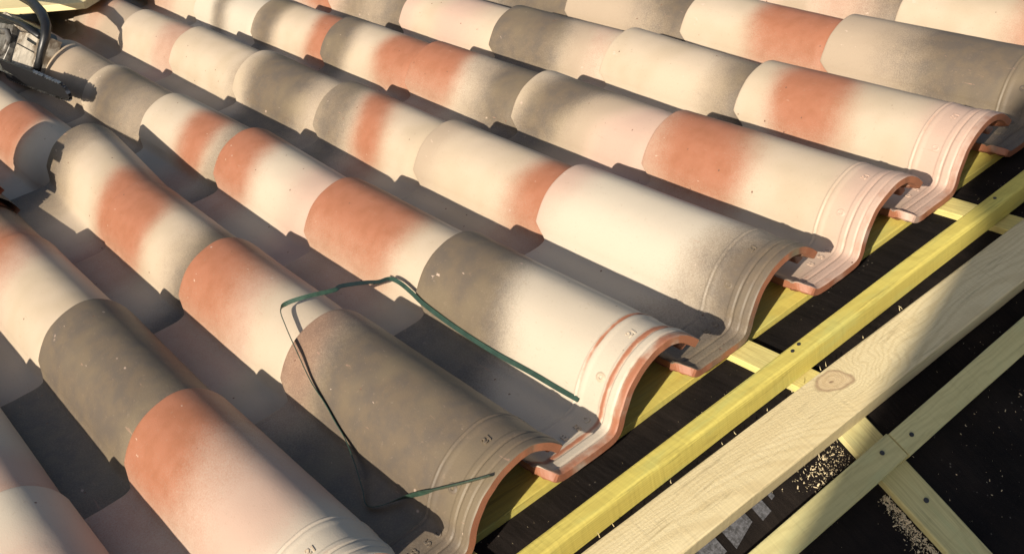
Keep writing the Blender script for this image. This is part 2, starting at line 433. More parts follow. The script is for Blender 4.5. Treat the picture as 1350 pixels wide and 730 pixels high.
def text_mesh(body, size, depth):
    cu = bpy.data.curves.new('t', 'FONT'); cu.body = body; cu.size = size; cu.extrude = depth; cu.bevel_depth = depth*.35
    cu.align_x = 'CENTER'; cu.align_y = 'CENTER'; cu.resolution_u = 3; cu.offset = size*.012
    o = bpy.data.objects.new('t', cu); COL.objects.link(o)
    dg = bpy.context.evaluated_depsgraph_get(); me = bpy.data.meshes.new_from_object(o.evaluated_get(dg))
    bpy.data.objects.remove(o); bpy.data.curves.remove(cu)
    me.name = 'stamped_number'
    me.materials.clear()
    return me
def surf(x, y):
    """top of a ridge-end tile in its own frame: position and in-section tangent angle"""
    for j in range(len(PR)-1):
        if PR[j][0] <= y <= PR[j+1][0]:
            t = (y-PR[j][0])/(PR[j+1][0]-PR[j][0]+1e-9); z = PR[j][1]*(1-t)+PR[j+1][1]*t
            ang = math.atan2(PR[j+1][1]-PR[j][1], PR[j+1][0]-PR[j][0])
            return z - TILT*x/L + ribs(x), ang
    return -.02, 0
def stamp(tile, body, x, y, size, spin, depth=.0007):
    me = text_mesh(body, size, depth)
    z, ang = surf(x, y)
    mw = Matrix.Translation((x, y, z+.0002)) @ Matrix.Rotation(ang, 4, 'X') @ Matrix.Rotation(spin, 4, 'Z')
    for nm, w in (('spray', None), ('wear', None)):
        ca = me.color_attributes.new(nm, 'FLOAT_COLOR', 'POINT')
        src = tile.data.color_attributes[nm].data
        # the number takes the glaze of the clay it is moulded in
        best = min(range(0, len(tile.data.vertices)//2, 3), key=lambda i: (tile.data.vertices[i].co.x-x)**2 + (tile.data.vertices[i].co.y-y)**2)
        cv = list(src[best].color)
        if nm == 'wear': cv[1] = 0.0; 
        ca.data.foreach_set('color', cv*len(me.vertices))
    return link('stamped_number', me, tile, CLAY, mw)
def dimple(tile, x, y):
    """raised pad with the knocked-in nail hole"""
    z, ang = surf(x, y); V = []; F = []; n = 18
    prof = [(.0058, -.0004), (.0042, .0006), (.0030, .0009), (.0020, .0004), (.0014, -.0012), (.0, -.0016)]
    for r, h in prof:
        for k in range(n):
            a = 2*math.pi*k/n; V.append((r*math.cos(a)*1.25, r*math.sin(a), h))
    for p in range(len(prof)-1):
        for k in range(n):
            q = (k+1) % n; F.append((p*n+k, p*n+q, (p+1)*n+q, (p+1)*n+k))
    me = bpy.data.meshes.new('nail_dimple'); me.from_pydata(V, [], F); me.polygons.foreach_set('use_smooth', [True]*len(F))
    best = min(range(0, len(tile.data.vertices)//2, 3), key=lambda i: (tile.data.vertices[i].co.x-x)**2 + (tile.data.vertices[i].co.y-y)**2)
    for nm in ('spray', 'wear'):
        cv = list(tile.data.color_attributes[nm].data[best].color)
        ca = me.color_attributes.new(nm, 'FLOAT_COLOR', 'POINT'); dat = []
        for p in range(len(prof)):
            c = list(cv)
            if nm == 'wear': c[1] = 0
            if nm == 'spray' and p >= 4: c = [0, 1, 0, 1]
            dat += c*n
        ca.data.foreach_set('color', dat)
    me.update()
    return link('nail_dimple', me, tile, CLAY, Matrix.Translation((x, y, z)) @ Matrix.Rotation(ang, 4, 'X'))

# measured nose positions (x, y) on the roof plane; column 0 is the one under the strap
POS = {(0, 0): (.0046, -.006), (0, 1): (-.3052, -.0043), (0, 2): (-.6235, .0004), (0, 3): (-.942, .020),
 (1, 0): (-.0058, .2102), (1, 1): (-.3023, .2058), (1, 2): (-.639, .2152), (1, 3): (-.9584, .2074), (1, 4): (-1.2758, .2065),
 (2, 0): (-.011, .4274), (2, 1): (-.3166, .4232), (2, 2): (-.6489, .4263), (2, 3): (-.9849, .428), (2, 4): (-1.3043, .4272), (2, 5): (-1.5943, .4191),
 (3, 0): (-.0033, .6326), (3, 1): (-.3251, .6383), (3, 2): (-.6443, .6327), (3, 3): (-.97, .6333), (3, 4): (-1.2777, .6251), (3, 5): (-1.6022, .629),
 (4, 0): (-.0023, .8388), (4, 1): (-.3251, .8479), (4, 2): (-.638, .8369), (4, 3): (-.9544, .8304),
 (5, 0): (.0005, 1.0531), (5, 1): (-.3185, 1.0505), (5, 2): (-.6313, 1.0362), (6, 0): (.0117, 1.2449), (-1, 0): (-.0062, -.2107), (-1, 1): (-.3236, -.208)}
SP_ = {  # (column, course): (slope, [(fraction of the visible length, colour)...], words)
 (-1, 0): (.10, [(0, 'T'), (.22, 'T'), (.5, 'O'), (.8, 'P'), (1.1, 'C')], 'terracotta fading to pinkish cream'),
 (-1, 1): (0, [(0, 'D'), (.75, 'D'), (1.1, 'B')], 'olive brown'),
 (-1, 2): (.12, [(0, 'T'), (.25, 'O'), (.55, 'C'), (1, 'C')], 'orange and cream'),
 (-1, 3): (0, [(0, 'G'), (.5, 'B'), (1, 'T')], 'shaded brown'),
 (-1, 4): (0, [(0, 'C'), (.5, 'P'), (1, 'T')], 'pink and cream'),
 (-2, 0): (0, [(0, 'C'), (.6, 'P'), (1, 'C')], 'pinkish white'),
 (-2, 1): (0, [(0, 'C'), (.5, 'C'), (.8, 'P'), (1, 'O')], 'chalky white'),
 (-2, 2): (.1, [(0, 'C'), (.15, 'G'), (.35, 'D'), (.7, 'D'), (1.0, 'H')], 'dark grey'),
 (0, 0): (.10, [(0, 'R'), (.10, 'R'), (.32, 'D'), (1.3, 'D')], 'all brown-grey'),
 (0, 1): (.16, [(0, 'T'), (.25, 'T'), (.5, 'O'), (.72, 'C'), (1, 'C')], 'orange and white'),
 (0, 2): (.15, [(0, 'T'), (.34, 'T'), (.56, 'C'), (.78, 'H'), (.92, 'D'), (1.1, 'D')], 'terracotta, cream and grey banded'),
 (0, 3): (.2, [(0, 'D'), (.2, 'G'), (.42, 'C'), (.6, 'C'), (.85, 'T'), (1.1, 'T')], 'lifted grey, cream and orange'),
 (0, 4): (.15, [(0, 'T'), (.4, 'T'), (.72, 'C'), (1, 'C')], 'orange and white'),
 (0, 5): (0, [(0, 'C'), (1, 'C')], 'cream'),
 (1, 0): (.30, [(0, 'D'), (.33, 'D'), (.66, 'C'), (1.4, 'C')], 'half grey, half cream'),
 (1, 1): (.12, [(0, 'T'), (.55, 'T'), (.85, 'C'), (1, 'C')], 'mostly terracotta'),
 (1, 2): (.12, [(0, 'T'), (.28, 'T'), (.5, 'C'), (1, 'P')], 'terracotta-nosed cream'),
 (1, 3): (.08, [(0, 'C'), (.38, 'C'), (.56, 'T'), (.68, 'T'), (.9, 'G'), (1.1, 'D')], 'cream tile with an orange band'),
 (1, 4): (.1, [(0, 'C'), (.05, 'H'), (.25, 'D'), (.8, 'G'), (1, 'G')], 'olive grey'),
 (1, 5): (.1, [(0, 'C'), (.35, 'E'), (.6, 'G'), (1, 'G')], 'beige and grey'),
 (2, 0): (-.1, [(0, 'P'), (.25, 'C'), (.70, 'C'), (.98, 'G'), (1.12, 'D')], 'cream tile with a grey head'),
 (2, 1): (-.1, [(0, 'E'), (.3, 'C'), (.60, 'C'), (.80, 'T'), (1.1, 'T')], 'cream tile with a terracotta end'),
 (2, 2): (.2, [(0, 'G'), (.12, 'D'), (.24, 'G'), (.4, 'T'), (.5, 'T'), (.72, 'C'), (1, 'C')], 'grey, orange and cream'),
 (2, 3): (.1, [(0, 'C'), (.06, 'H'), (.2, 'D'), (.65, 'D'), (.95, 'H')], 'olive grey with pale nose'),
 (2, 4): (.1, [(0, 'C'), (.7, 'C'), (1, 'G')], 'plain cream'),
 (2, 5): (.1, [(0, 'C'), (.38, 'C'), (.65, 'O'), (.85, 'O'), (1.1, 'T')], 'cream and pink'),
 (2, 6): (0, [(0, 'G'), (.4, 'O'), (.7, 'E')], 'pinkish beige'),
 (2, 7): (0, [(0, 'E'), (1, 'C')], 'beige'),
 (3, 0): (.12, [(0, 'O'), (.1, 'T'), (.42, 'T'), (.64, 'C'), (.95, 'C'), (1.1, 'P')], 'cream tile with a wide terracotta band'),
 (3, 1): (-.25, [(0, 'C'), (.06, 'H'), (.15, 'D'), (.32, 'D'), (.58, 'E'), (.8, 'P'), (1, 'P')], 'beige tile with a dark crest patch'),
 (3, 2): (.05, [(0, 'T'), (.36, 'T'), (.52, 'H'), (.62, 'G'), (.75, 'D'), (1, 'D')], 'terracotta and dark grey'),
 (3, 3): (.05, [(0, 'D'), (.18, 'D'), (.36, 'C'), (.5, 'C'), (.68, 'T'), (1, 'T')], 'grey-nosed cream and terracotta'),
 (3, 4): (.05, [(0, 'G'), (.08, 'D'), (.22, 'D'), (.36, 'C'), (.6, 'C'), (.78, 'T'), (1, 'T')], 'dark-banded cream and orange'),
 (3, 5): (.05, [(0, 'C'), (.25, 'C'), (.4, 'D'), (.5, 'G'), (.65, 'C'), (1, 'C')], 'cream tile with a narrow grey band'),
 (3, 6): (0, [(0, 'T'), (.4, 'O'), (.7, 'C')], 'orange and cream'),
 (3, 7): (0, [(0, 'C'), (1, 'E')], 'pale cream'),
 (4, 0): (.12, [(0, 'C'), (.1, 'C'), (.22, 'T'), (.50, 'T'), (.68, 'C'), (.9, 'C'), (1.05, 'P')], 'white-nosed tile with a terracotta band'),
 (4, 1): (.1, [(0, 'C'), (.62, 'C'), (.85, 'G'), (1.0, 'D')], 'creamy white tile with a dark end'),
 (4, 2): (.1, [(0, 'D'), (.45, 'D'), (.72, 'E'), (.9, 'O'), (1, 'C')], 'dark brown tile with a pale end'),
 (4, 3): (0, [(0, 'P'), (.3, 'C'), (.5, 'P'), (1, 'C')], 'pinkish cream'),
 (4, 4): (0, [(0, 'O'), (.35, 'B'), (.6, 'G'), (1, 'D')], 'brownish'),
 (4, 5): (0, [(0, 'C'), (1, 'T')], 'orange and cream'),
 (5, 0): (.15, [(0, 'E'), (.15, 'E'), (.42, 'G'), (.6, 'D'), (1.2, 'D')], 'beige-nosed tile turning slate grey'),
 (5, 1): (.05, [(0, 'C'), (.38, 'C'), (.55, 'T'), (1.1, 'T')], 'half cream, half terracotta'),
 (5, 2): (.1, [(0, 'E'), (.4, 'E'), (.65, 'G'), (.85, 'D'), (1, 'D')], 'beige and olive grey'),
 (5, 3): (0, [(0, 'G'), (.5, 'D'), (1, 'D')], 'dull grey'),
 (6, 0): (0, [(0, 'C'), (.5, 'C'), (.8, 'T'), (1.2, 'O')], 'cream tile with an orange patch'),
 (6, 1): (0, [(0, 'P'), (.35, 'E'), (.6, 'O'), (1, 'B')], 'pinkish beige'),
 (6, 2): (0, [(0, 'G'), (.5, 'D'), (1, 'G')], 'olive grey')}
ORD = ['first', 'second', 'third', 'fourth', 'fifth', 'sixth', 'seventh', 'eighth', 'ninth', 'tenth']
def place_words(c, k):
    crs = 'ridge-end course' if k == 0 else '%s course below the ridge end' % ORD[k-1]
    row = {0: 'in the row under the green strap', 1: 'first row right of the strapped row', -1: 'first row left of the strapped row', -2: 'second row left of the strapped row', -3: 'third row left of the strapped row'}
    return crs, row.get(c, '%s row right of the strapped row' % ORD[max(c, 1)-1])

CPOS = Vector((1.12485, -.36463, .77070)); FPX = 1465.87
RR = ((.6244298, .7596766, -.1816009), (.3142121, -.4571685, -.8320263), (-.7150931, .4624808, -.5241692))
COLS = range(-3, 10)
for c in COLS:
    for k in range(0, 9):
        if (c, k) in POS: x, y = POS[(c, k)]; z = 0
        else: x, y = -k*GAUGE + random.uniform(-.003, .003), c*.2105 + random.uniform(-.002, .002); z = 0
        # keep tiles that are in or close to the photo's field
        d = Vector((x+.2, y+.07, .03)) - CPOS
        q = [sum(RR[a][b]*d[b] for b in range(3)) for a in range(3)]
        u = FPX*q[0]/q[2]; v = FPX*q[1]/q[2]
        if not (-675-330 < u < 675+420 and -365-150 < v < 365+420): continue
        if (c, k) in SP_: slope, keys, words = SP_[(c, k)]
        else:
            rc = random.Random(c*31+k*7+3)
            a, b_, e = rc.choice(['C', 'T', 'D', 'E']), rc.choice(['C', 'P', 'E']), rc.choice(['C', 'T', 'D', 'G'])
            slope, keys = rc.uniform(-.1, .15), [(0, a), (.25, a), (.5, b_), (.7, b_), (.95, e), (1.1, e)]
            wd = {'C': 'cream', 'T': 'terracotta', 'D': 'dark grey', 'E': 'beige', 'P': 'pink', 'G': 'olive grey'}
            words = ' and '.join(dict.fromkeys([wd[a], wd[e]]))
        me = tile_mesh(keys, slope, c*13.7+k*5.3+40, k == 0)
        rz = 0; ry = 0
        up_ = POS.get((c, k-1)) if k else None
        if up_ and (c, k) in POS: rz = math.degrees(math.atan2(up_[1]-y, up_[0]-x))
        if (c, k) == (0, 3): z = .031; ry = 4.3; x, y = -.914, .018
        mw = M @ Matrix.Translation((x, y, z)) @ Matrix.Rotation(math.radians(ry), 4, 'Y') @ Matrix.Rotation(math.radians(rz), 4, 'Z')
        t = link('roof_tile', me, None, CLAY, mw)
        crs, row = place_words(c, k)
        w = words if 'tile' in words.split() else words + ' tile'
        tag(t, '%s, %s, %s' % (w.replace(',', ' /') if False else w, crs.replace('course below the ridge end', 'course down'), row.replace('of the strapped row', 'of strapped row')), 'roof tile', 'clay roof tiles laid in overlapping rows', 'thing')
        if k == 0:
            dimple(t, .3485, .0165)
            stamp(t, '21', .3480+random.uniform(-.001, .001), .0660+random.uniform(-.004, .004), random.uniform(.0105, .0125), math.radians(90-8))
            stamp(t, '8' if c != 0 else '18', .3490, -.047, .014, math.radians(90))
            stamp(t, '5', .3490, -.027, .014, math.radians(90))
            stamp(t, '0', .3485, -.0125, .014, math.radians(90))

import bmesh  # offcut stack below is added to cast a shadow on the neighbouring tiles
for (zz, yy, tilt, lab, kk) in ((.020, -.212, 0.5, 'loose grey tile offcut off the left edge, bottom one of the added shadow-casting stack', [(0, 'D'), (1, 'D')]), (.062, -.222, 1.0, 'loose terracotta tile offcut at the left edge, middle one of the added shadow-casting stack', [(0, 'T'), (1, 'T')]),
                            (.114, -.218, 3.0, 'loose cream tile offcut at the left edge, topmost of the added shadow-casting stack', [(0, 'C'), (1, 'P')])):
    me = tile_mesh(kk, 0, 5.0+zz*40, False); bm = bmesh.new(); bm.from_mesh(me)
    kill = [v for v in bm.verts if v.co.x > .215 + .02*noise.noise(Vector((v.co.y*9, zz*50, 0))) or v.co.y < .004]
    bmesh.ops.delete(bm, geom=kill, context='VERTS'); bm.to_mesh(me); bm.free()
    o = link('shadow_offcut', me, None, CLAY, M @ Matrix.Translation((-1.018, yy, zz)) @ Matrix.Rotation(math.radians(-tilt), 4, 'Y') @ Matrix.Rotation(math.radians(1.5), 4, 'Z'))
    tag(o, lab, 'tile offcut', 'offcuts added on the left row to cast a shadow', 'thing')

# ------------------------------------------------------------------ timber at the ridge
def frame(p0, xdir, nrm):
    x = Vector(xdir).normalized(); z = Vector(nrm); z = (z - x*z.dot(x)).normalized(); y = z.cross(x)
    m = Matrix.Identity(4)
    for i in range(3): m[i][0] = x[i]; m[i][1] = y[i]; m[i][2] = z[i]; m[i][3] = p0[i]
    return M @ m
def add_nails(o, pts, r=.0022):
    for (x, y) in pts:
        b = MB(); n = 10
        vs = [(0, 0, .0012)] + [(r*math.cos(2*math.pi*i/n), r*math.sin(2*math.pi*i/n), .0010) for i in range(n)] + [(r*math.cos(2*math.pi*i/n), r*math.sin(2*math.pi*i/n), -.004) for i in range(n)]
        fs = [(0, 1+i, 1+(i+1) % n) for i in range(n)] + [(1+i, 1+n+i, 1+n+(i+1) % n, 1+(i+1) % n) for i in range(n)]
        b.add(vs, fs); b.build('nail', NAIL, o, Matrix.Translation((x, y, 0)) @ Matrix.Rotation(.1, 4, 'X'))
N2 = Vector((.5386, 0, .8425)); D2 = Vector((.8425, 0, -.5386)); APEX = Vector((.533, 0, -.040))
UPW = Vector((SP, 0, CP))
Y0, Y1 = -1.3, 3.6
# long battens run along y; local x = +y, local z = normal, local y = -x(roof)
b = MB(); b.box(0, Y1-Y0, 0, .060, -.0115, 0, 60, .0012, .0004, 1)
o = b.build('tile_batten', W_YEL, None, frame((.3725, Y0, -.0385), (0, 1, 0), (0, 0, 1)))
tag(o, 'flat yellow batten directly under the open ends of the top tiles', 'batten', 'yellow treated battens along the ridge')
b = MB(); b.box(0, Y1-Y0, -.0, .0235, -.0287, 0, 80, .0035, .0006, 2)
o = b.build('ridge_batten', W_YEL, None, frame((.4705, Y0, -.0085), (0, 1, 0), (0, 0, 1)))
tag(o, 'bright yellow square batten between black strip and pale sawn plank', 'batten', 'yellow treated battens along the ridge')
add_nails(o, [(1.712, .0140), (1.726, .0165), (2.116, .013), (1.29, .012), (.9, .012)])
# plank on the ridge, level with the horizon, a touch out of parallel
b = MB(); b.box(0, Y1-Y0, 0, .0620, -.024, 0, 90, .0022, .0007, 3)
pm = frame((.5250, Y0, -.0300), (.020, 1, 0), UPW)
rs = random.Random(3)
for q in (1.55, 1.58, 1.625, 1.66, 1.70, 1.725, 1.79, 1.84, 1.47, 1.86, 1.38, 1.40):
    ln = rs.uniform(.002, .007)
    p = Vector((q+rs.uniform(-.01, .01), .0634, -.001)); dd = Vector((rs.uniform(-.6, .6), .8, .9)).normalized()
    b.tube([p, p+dd*ln*.5, p+dd*ln+Vector((rs.uniform(-1, 1)*.002, 0, -.0005))], [.0006, .0004, .0001], 5)
o = b.build('ridge_plank', W_PLK, None, pm)
tag(o, 'wide pale fresh-sawn plank with a big knot lying along the ridge', 'plank')
# counter battens (rafters) up the tiled slope and down the far slope
def rafter(y, y2, lab1, lab2, wd=.036):
    b = MB(); b.box(0, 3.1, -wd/2, wd/2, -.030, 0, 30, .001, .0005, y*7)
    o = b.build('counter_batten', W_CB, None, frame((APEX.x-.001, y, -.0375), (-1, 0, 0), (0, 0, 1)))
    tag(o, lab1, 'counter batten', 'counter battens crossing under the ridge timbers')
    b = MB(); b.box(0, 2.4, -.021, .021, -.030, 0, 40, .0012, .0007, y*11)
    o2 = b.build('counter_batten', W_GRN, None, frame(APEX + Vector((.001, y2, 0)), D2 + Vector((0, -.022, 0)), N2))
    tag(o2, lab2, 'counter batten', 'counter battens crossing under the ridge timbers')
    return o, o2
LB = [(-.02, -.02), (.411, .3905), (.817, .80), (1.235, 1.21), (1.65, 1.63)]
names1 = ['counter batten peeping out at the bottom edge under the brown tile', 'short lit counter batten crossing the black strip below the knot', 'short counter batten crossing the black strip near the right edge', 'counter batten beyond the right edge under the ridge timbers', 'farthest counter batten beyond the right edge under the tiles']
names2 = ['far-slope counter batten below the bottom edge beyond the plank', 'pale counter batten running down the black far slope with sawdust beside it', 'far-slope counter batten right of the crossing one', 'far-slope counter batten beyond the right edge', 'farthest far-slope counter batten beyond the right edge']
for i, (a, c_) in enumerate(LB):
    o, o2 = rafter(a, c_, names1[i], names2[i])
    if i == 1: add_nails(o2, [(.125, .004)], .003)
# batten on the far slope, butted over the counter batten
for (ya, yb, lab, sh) in ((Y0, .3925, 'pale green batten on the far slope, lower-left piece of the butt joint', 0), (.3945, Y1, 'pale green batten on the far slope, upper-right piece of the butt joint', .0015)):
    b = MB(); b.box(0, yb-ya, 0, .0305, -.030, 0, 50, .0016, .0006, ya*3)
    p = APEX + N2*.0302 + D2*(.0812+sh)
    o = b.build('far_batten', W_GRN, None, frame((p.x, ya, p.z), (0, 1, 0), N2))
    tag(o, lab, 'batten', 'battens on the far slope')
    add_nails(o, [(yb-ya-.022, .019)] if ya == Y0 else [(.020, .015)], .0026)
# second batten further down the far slope (outside the photo but needed by the roof)
# ------------------------------------------------------------------ membrane
def sheet(name, p0, xd, nd, lx, ly, mat, amp, seedv):
    nx = int(lx/.035); ny = int(ly/.05); V = []; F = []
    for i in range(nx+1):
        for j in range(ny+1):
            x = lx*i/nx; y = ly*j/ny
            V.append((x, y, amp*noise.noise(Vector((x*5, y*4, seedv)))))
    for i in range(nx):
        for j in range(ny):
            a = i*(ny+1)+j; F.append((a, a+ny+1, a+ny+2, a+1))
    me = bpy.data.meshes.new(name); me.from_pydata(V, [], F); me.polygons.foreach_set('use_smooth', [True]*len(F))
    x = Vector(xd).normalized(); z = Vector(nd).normalized(); y = z.cross(x)
    m = Matrix.Identity(4)
    for i in range(3): m[i][0] = x[i]; m[i][1] = y[i]; m[i][2] = z[i]; m[i][3] = p0[i]
    o = link(name, me, None, mat, M @ m); return o
# tiled slope: x local = +x roof ; far slope: x local = D2
AP2 = Vector((.533, 0, -.0476))
s1 = sheet('roof_membrane', (AP2.x-3.2, Y0, -.0476), (1, 0, 0), (0, 0, 1), 3.2, Y1-Y0, MEMB, .0030, 1.0)
tag(s1, kind='structure')
s2 = sheet('roof_membrane', (AP2.x, Y0, -.0476), D2, N2, 2.5, Y1-Y0, MEMB, .0030, 4.0)
tag(s2, kind='structure')
# printed marks on the far-slope membrane, partly under the plank
def onfar(y, s, off=-.0064): return APEX + Vector((0, y, 0)) + D2*s + N2*off
bars = [[(.150, .0), (.150, .036), (.178, .036), (.178, .0)], [(.188, -.02), (.188, .040), (.222, .030), (.222, -.02)], [(.232, -.01), (.232, .036), (.247, .034), (.247, -.01)], [(.256, -.01), (.256, .026), (.262, .025), (.262, -.01)]]
def print_mark(poly):
    base = onfar(0, 0); mb = MB(); c = []
    for (y, s) in poly:
        c.append(Vector((s+.006, y, 0)))
    # outline in the plane of the far slope (local x down the slope, local y along the ridge)
    mb.add(c, [tuple(range(len(c)))]); return mb
pm_ = Matrix.Identity(4)
for i in range(3): pm_[i][0] = D2[i]; pm_[i][1] = (0, 1, 0)[i]; pm_[i][2] = N2[i]; pm_[i][3] = (APEX + N2*(-.0058))[i]
for i, bb in enumerate(bars):
    V = [Vector((s, y, 0)) for (y, s) in bb]
    mb = MB(); mb.add(V, [(0, 1, 2, 3)])
    o = mb.build('printed_letter', PRINT, s2, s2.matrix_world.inverted() @ M @ pm_)

# ------------------------------------------------------------------ sawdust on the far membrane
b = MB(); rs = random.Random(11)
def flake(p, nrm, big):
    t = Vector((rs.uniform(-1, 1), rs.uniform(-1, 1), rs.uniform(-1, 1))); t = (t - nrm*t.dot(nrm)*.8).normalized(); w = nrm.cross(t).normalized()
    l = min(.0042, rs.lognormvariate(math.log(.00062), .6))*big; ww = l*rs.uniform(.15, .45); up = nrm*rs.uniform(0, .0012)*big
    b.add([p-t*l-w*ww, p+t*l-w*ww+up, p+t*l+w*ww+up, p-t*l+w*ww, p+nrm*.0008], [(0, 1, 4), (1, 2, 4), (2, 3, 4), (3, 0, 4)])
for i in range(1900):     # along the counter batten
    s = rs.uniform(.095, .26); off = abs(rs.gauss(0, .008)) * (.5 + 1.2*(s-.09)/.12); y = .368 - .022*s - .002 - off
    flake(onfar(y, s, -.0078+rs.uniform(.0, .0035)*math.exp(-off*120)), N2, 1.0)
for i in range(480):     # pile below the knot, beside the plank
    s = rs.gauss(.036, .011); y = rs.gauss(.338, .024)
    if y > .366 or s > .049: continue
    flake(onfar(y, s, -.0078+rs.uniform(0, .003)), N2, 1.0)
for i in range(700):     # loose dust over the visible felt
    s = rs.uniform(.03, .36); y = rs.uniform(-.05, .75)
    if .365-.02*s < y < .415 or .05 < s < .082: continue
    flake(onfar(y, s, -.0078), N2, rs.choice([.6, .8, 1.5]))
for i in range(260):
    x = rs.uniform(.38, .49); y = rs.uniform(-.05, 1.3)
    if any(a-.02 < y < a+.02 for a, _ in LB) or .446 < x < .472 or x < .391: continue
    flake(Vector((x, y, -.0470)), Vector((0, 0, 1)), .45)
o = b.build('sawdust', DUST, None, M.copy()); tag(o, 'pale sawdust and shavings scattered on the black underlay by the counter batten', 'sawdust', kind='stuff')

# ------------------------------------------------------------------ green strapping
STRAP_PTS = []
STRAP_PTS = [(.3230, .2060, -.0115, 25), (.2873, .2050, -.0112, 25), (.2398, .2045, -.0106, 25), (.1693, .2027, -.0112, 25), (.0905, .2035, -.0085, 25), (.0242, .2050, -.0021, 25), (-.0061, .2069, .0041, 25), (-.0322, .2070, .0098, 20),
 (-.0507, .2030, .0120, 30), (-.0480, .1850, .0180, 40), (-.0440, .1640, .0300, 42), (-.0330, .1260, .0500, 42), (-.0255, .1104, .0550, 40), (-.0350, .0777, .0600, 35), (-.0500, .0560, .0565, 40), (-.0500, .0442, .0520, 200), (-.0165, .0319, .0465, 200), (.0352, .0166, .0385, 200), (.0762, .0059, .0235, 200),
 (.1109, .0007, .0118, 200), (.1400, -.0053, .0025, 200), (.1683, -.0109, -.0061, 200), (.2063, -.0241, -.0113, 200), (.2394, -.0374, -.0175, 200), (.2610, -.0465, -.0205, 190), (.2740, -.0380, -.0200, 190), (.2875, -.0176, -.0160, 150), (.3308, -.0014, .0098, 50), (.3681, .0154, .0300, 50), (.3963, .0337, .0440, 50)]

def strap_obj():
    P = catmull3([Vector(p[:3]) for p in STRAP_PTS], 8); tw = []
    n0 = len(STRAP_PTS)
    for i in range(n0-1):
        for s in range(8): tw.append(STRAP_PTS[i][3]*(1-s/8)+STRAP_PTS[i+1][3]*s/8)
    tw.append(STRAP_PTS[-1][3])
    V = []; F = []; w = .0029; th = .0004
    for i, p in enumerate(P):
        t = (P[min(i+1, len(P)-1)]-P[max(i-1, 0)]).normalized()
        side = t.cross(Vector((0, 0, 1))).normalized(); up = side.cross(t)
        a = math.radians(min(tw[i], 90)); s = side*math.cos(a)+up*math.sin(a)
        if tw[i] > 90:      # here the band stands on its edge, twisted towards the ridge
            e = Vector((.78, -.34, .55)); e = (e-t*e.dot(t)).normalized(); k = min(1, (tw[i]-90)/110); s = (s if s.dot(e) > 0 else -s).lerp(e, k).normalized()
        n = t.cross(s).normalized()
        for (a_, b_) in ((-w, -th), (w, -th), (w, th), (-w, th)): V.append(p+s*a_+n*b_)
    m = len(P)
    for i in range(m-1):
        for j in range(4):
            k = (j+1) % 4; F.append((i*4+j, (i+1)*4+j, (i+1)*4+k, i*4+k))
    F.append((0, 1, 2, 3)); F.append(tuple((m-1)*4+j for j in (3, 2, 1, 0)))
    b = MB(); b.add(V, F); return b
def catmull3(P, sub):
    out = []; n = len(P)
    for i in range(n-1):
        p0 = P[max(i-1, 0)]; p1 = P[i]; p2 = P[i+1]; p3 = P[min(i+2, n-1)]
        for s in range(sub):
            t = s/sub
            out.append(.5*((2*p1)+(-p0+p2)*t+(2*p0-5*p1+4*p2-p3)*t*t+(-p0+3*p1-3*p2+p3)*t**3))
    out.append(P[-1]); return out
if STRAP_PTS:
    o = strap_obj().build('packing_strap', STRAP, None, M.copy())
    tag(o, 'bent dark green plastic packing strap lying over the brown tile', 'strap')

# ------------------------------------------------------------------ chainsaw, leaning back across the tiles; the bar stands in the valley in front
saw = link('chainsaw', None, None, None, M @ Matrix.Translation((-1.62, .185, .02)))
tag(saw, 'small black and dirty white chainsaw lying on tiles at upper left', 'chainsaw')
SL = Matrix.Translation((1.62, -.185, -.02))
LEAN = Matrix.Translation((1.62-1.62, 0, 0)) @ Matrix.Rotation(math.radians(-43), 4, 'X') @ Matrix.Translation((1.62, 0, 0))
def sp(name, mb, mat, par=saw):
    return mb.build(name, mat, par, LEAN if par is saw else None)
b = MB(); b.prism([(-1.697, .079), (-1.543, .097), (-1.537, .058), (-1.538, .005), (-1.674, -.002), (-1.689, .042)], 0, .045, .0012); body = sp('side_cover', b, HOUS)
b = MB(); b.prism([(-1.630, .076), (-1.564, .073), (-1.563, .067), (-1.627, .069)], -.0016, .004, 0); sp('cover_slot', b, BLACKP, body)
b = MB(); b.box(-1.68, -1.555, -.0022, .003, .050, .0525, 3, .0008); sp('cover_seam', b, BLACKP, body)
b = MB(); b.prism([(-1.90, .072), (-1.747, .087), (-1.717, .035), (-1.723, -.001), (-1.825, -.016), (-1.948, .029)], -.004, .045, .001); sp('engine_housing', b, GREYH)
b = MB(); b.prism([(-1.841, .099), (-1.821, .108), (-1.658, .097), (-1.671, .083)], -.008, .03, .001); sp('top_cover', b, HOUS)
b = MB(); b.prism([(-2.038, .09), (-1.797, .106), (-1.619, .104), (-1.556, .074), (-1.573, -.007), (-1.873, -.040)], .008, .055, .002); sp('crankcase', b, BLACKP)
b = MB(); b.tube([(-1.958, -.012, .142), (-1.776, -.012, .160), (-1.654, -.012, .156), (-1.568, -.012, .142), (-1.515, -.012, .122), (-1.496, -.010, .096), (-1.500, -.006, .065), (-1.506, 0, .038), (-1.520, .008, .008)],
              [.011, .0115, .012, .012, .0115, .011, .010, .009, .008], 10); sp('front_handle', b, BLACKP)
b = MB(); b.tube([(-1.901, -.012, .090), (-1.779, -.012, .095), (-1.664, -.010, .098), (-1.533, -.010, .091)], .007, 8); sp('hand_guard', b, BLACKP)
b = MB(); b.tube([(-1.806, -.008, .059), (-1.758, -.008, .066), (-1.727, -.007, .055), (-1.727, -.006, .024), (-1.760, -.006, .008)], .008, 8); sp('muffler_rib', b, GREYH)
b = MB(); b.prism([(-1.90, -.018), (-1.530, -.001), (-1.526, -.013), (-1.88, -.037)], -.006, .02, .001); sp('bar_cover', b, STEEL)
def sp(name, mb, mat, par=saw):
    return mb.build(name, mat, par, SL)
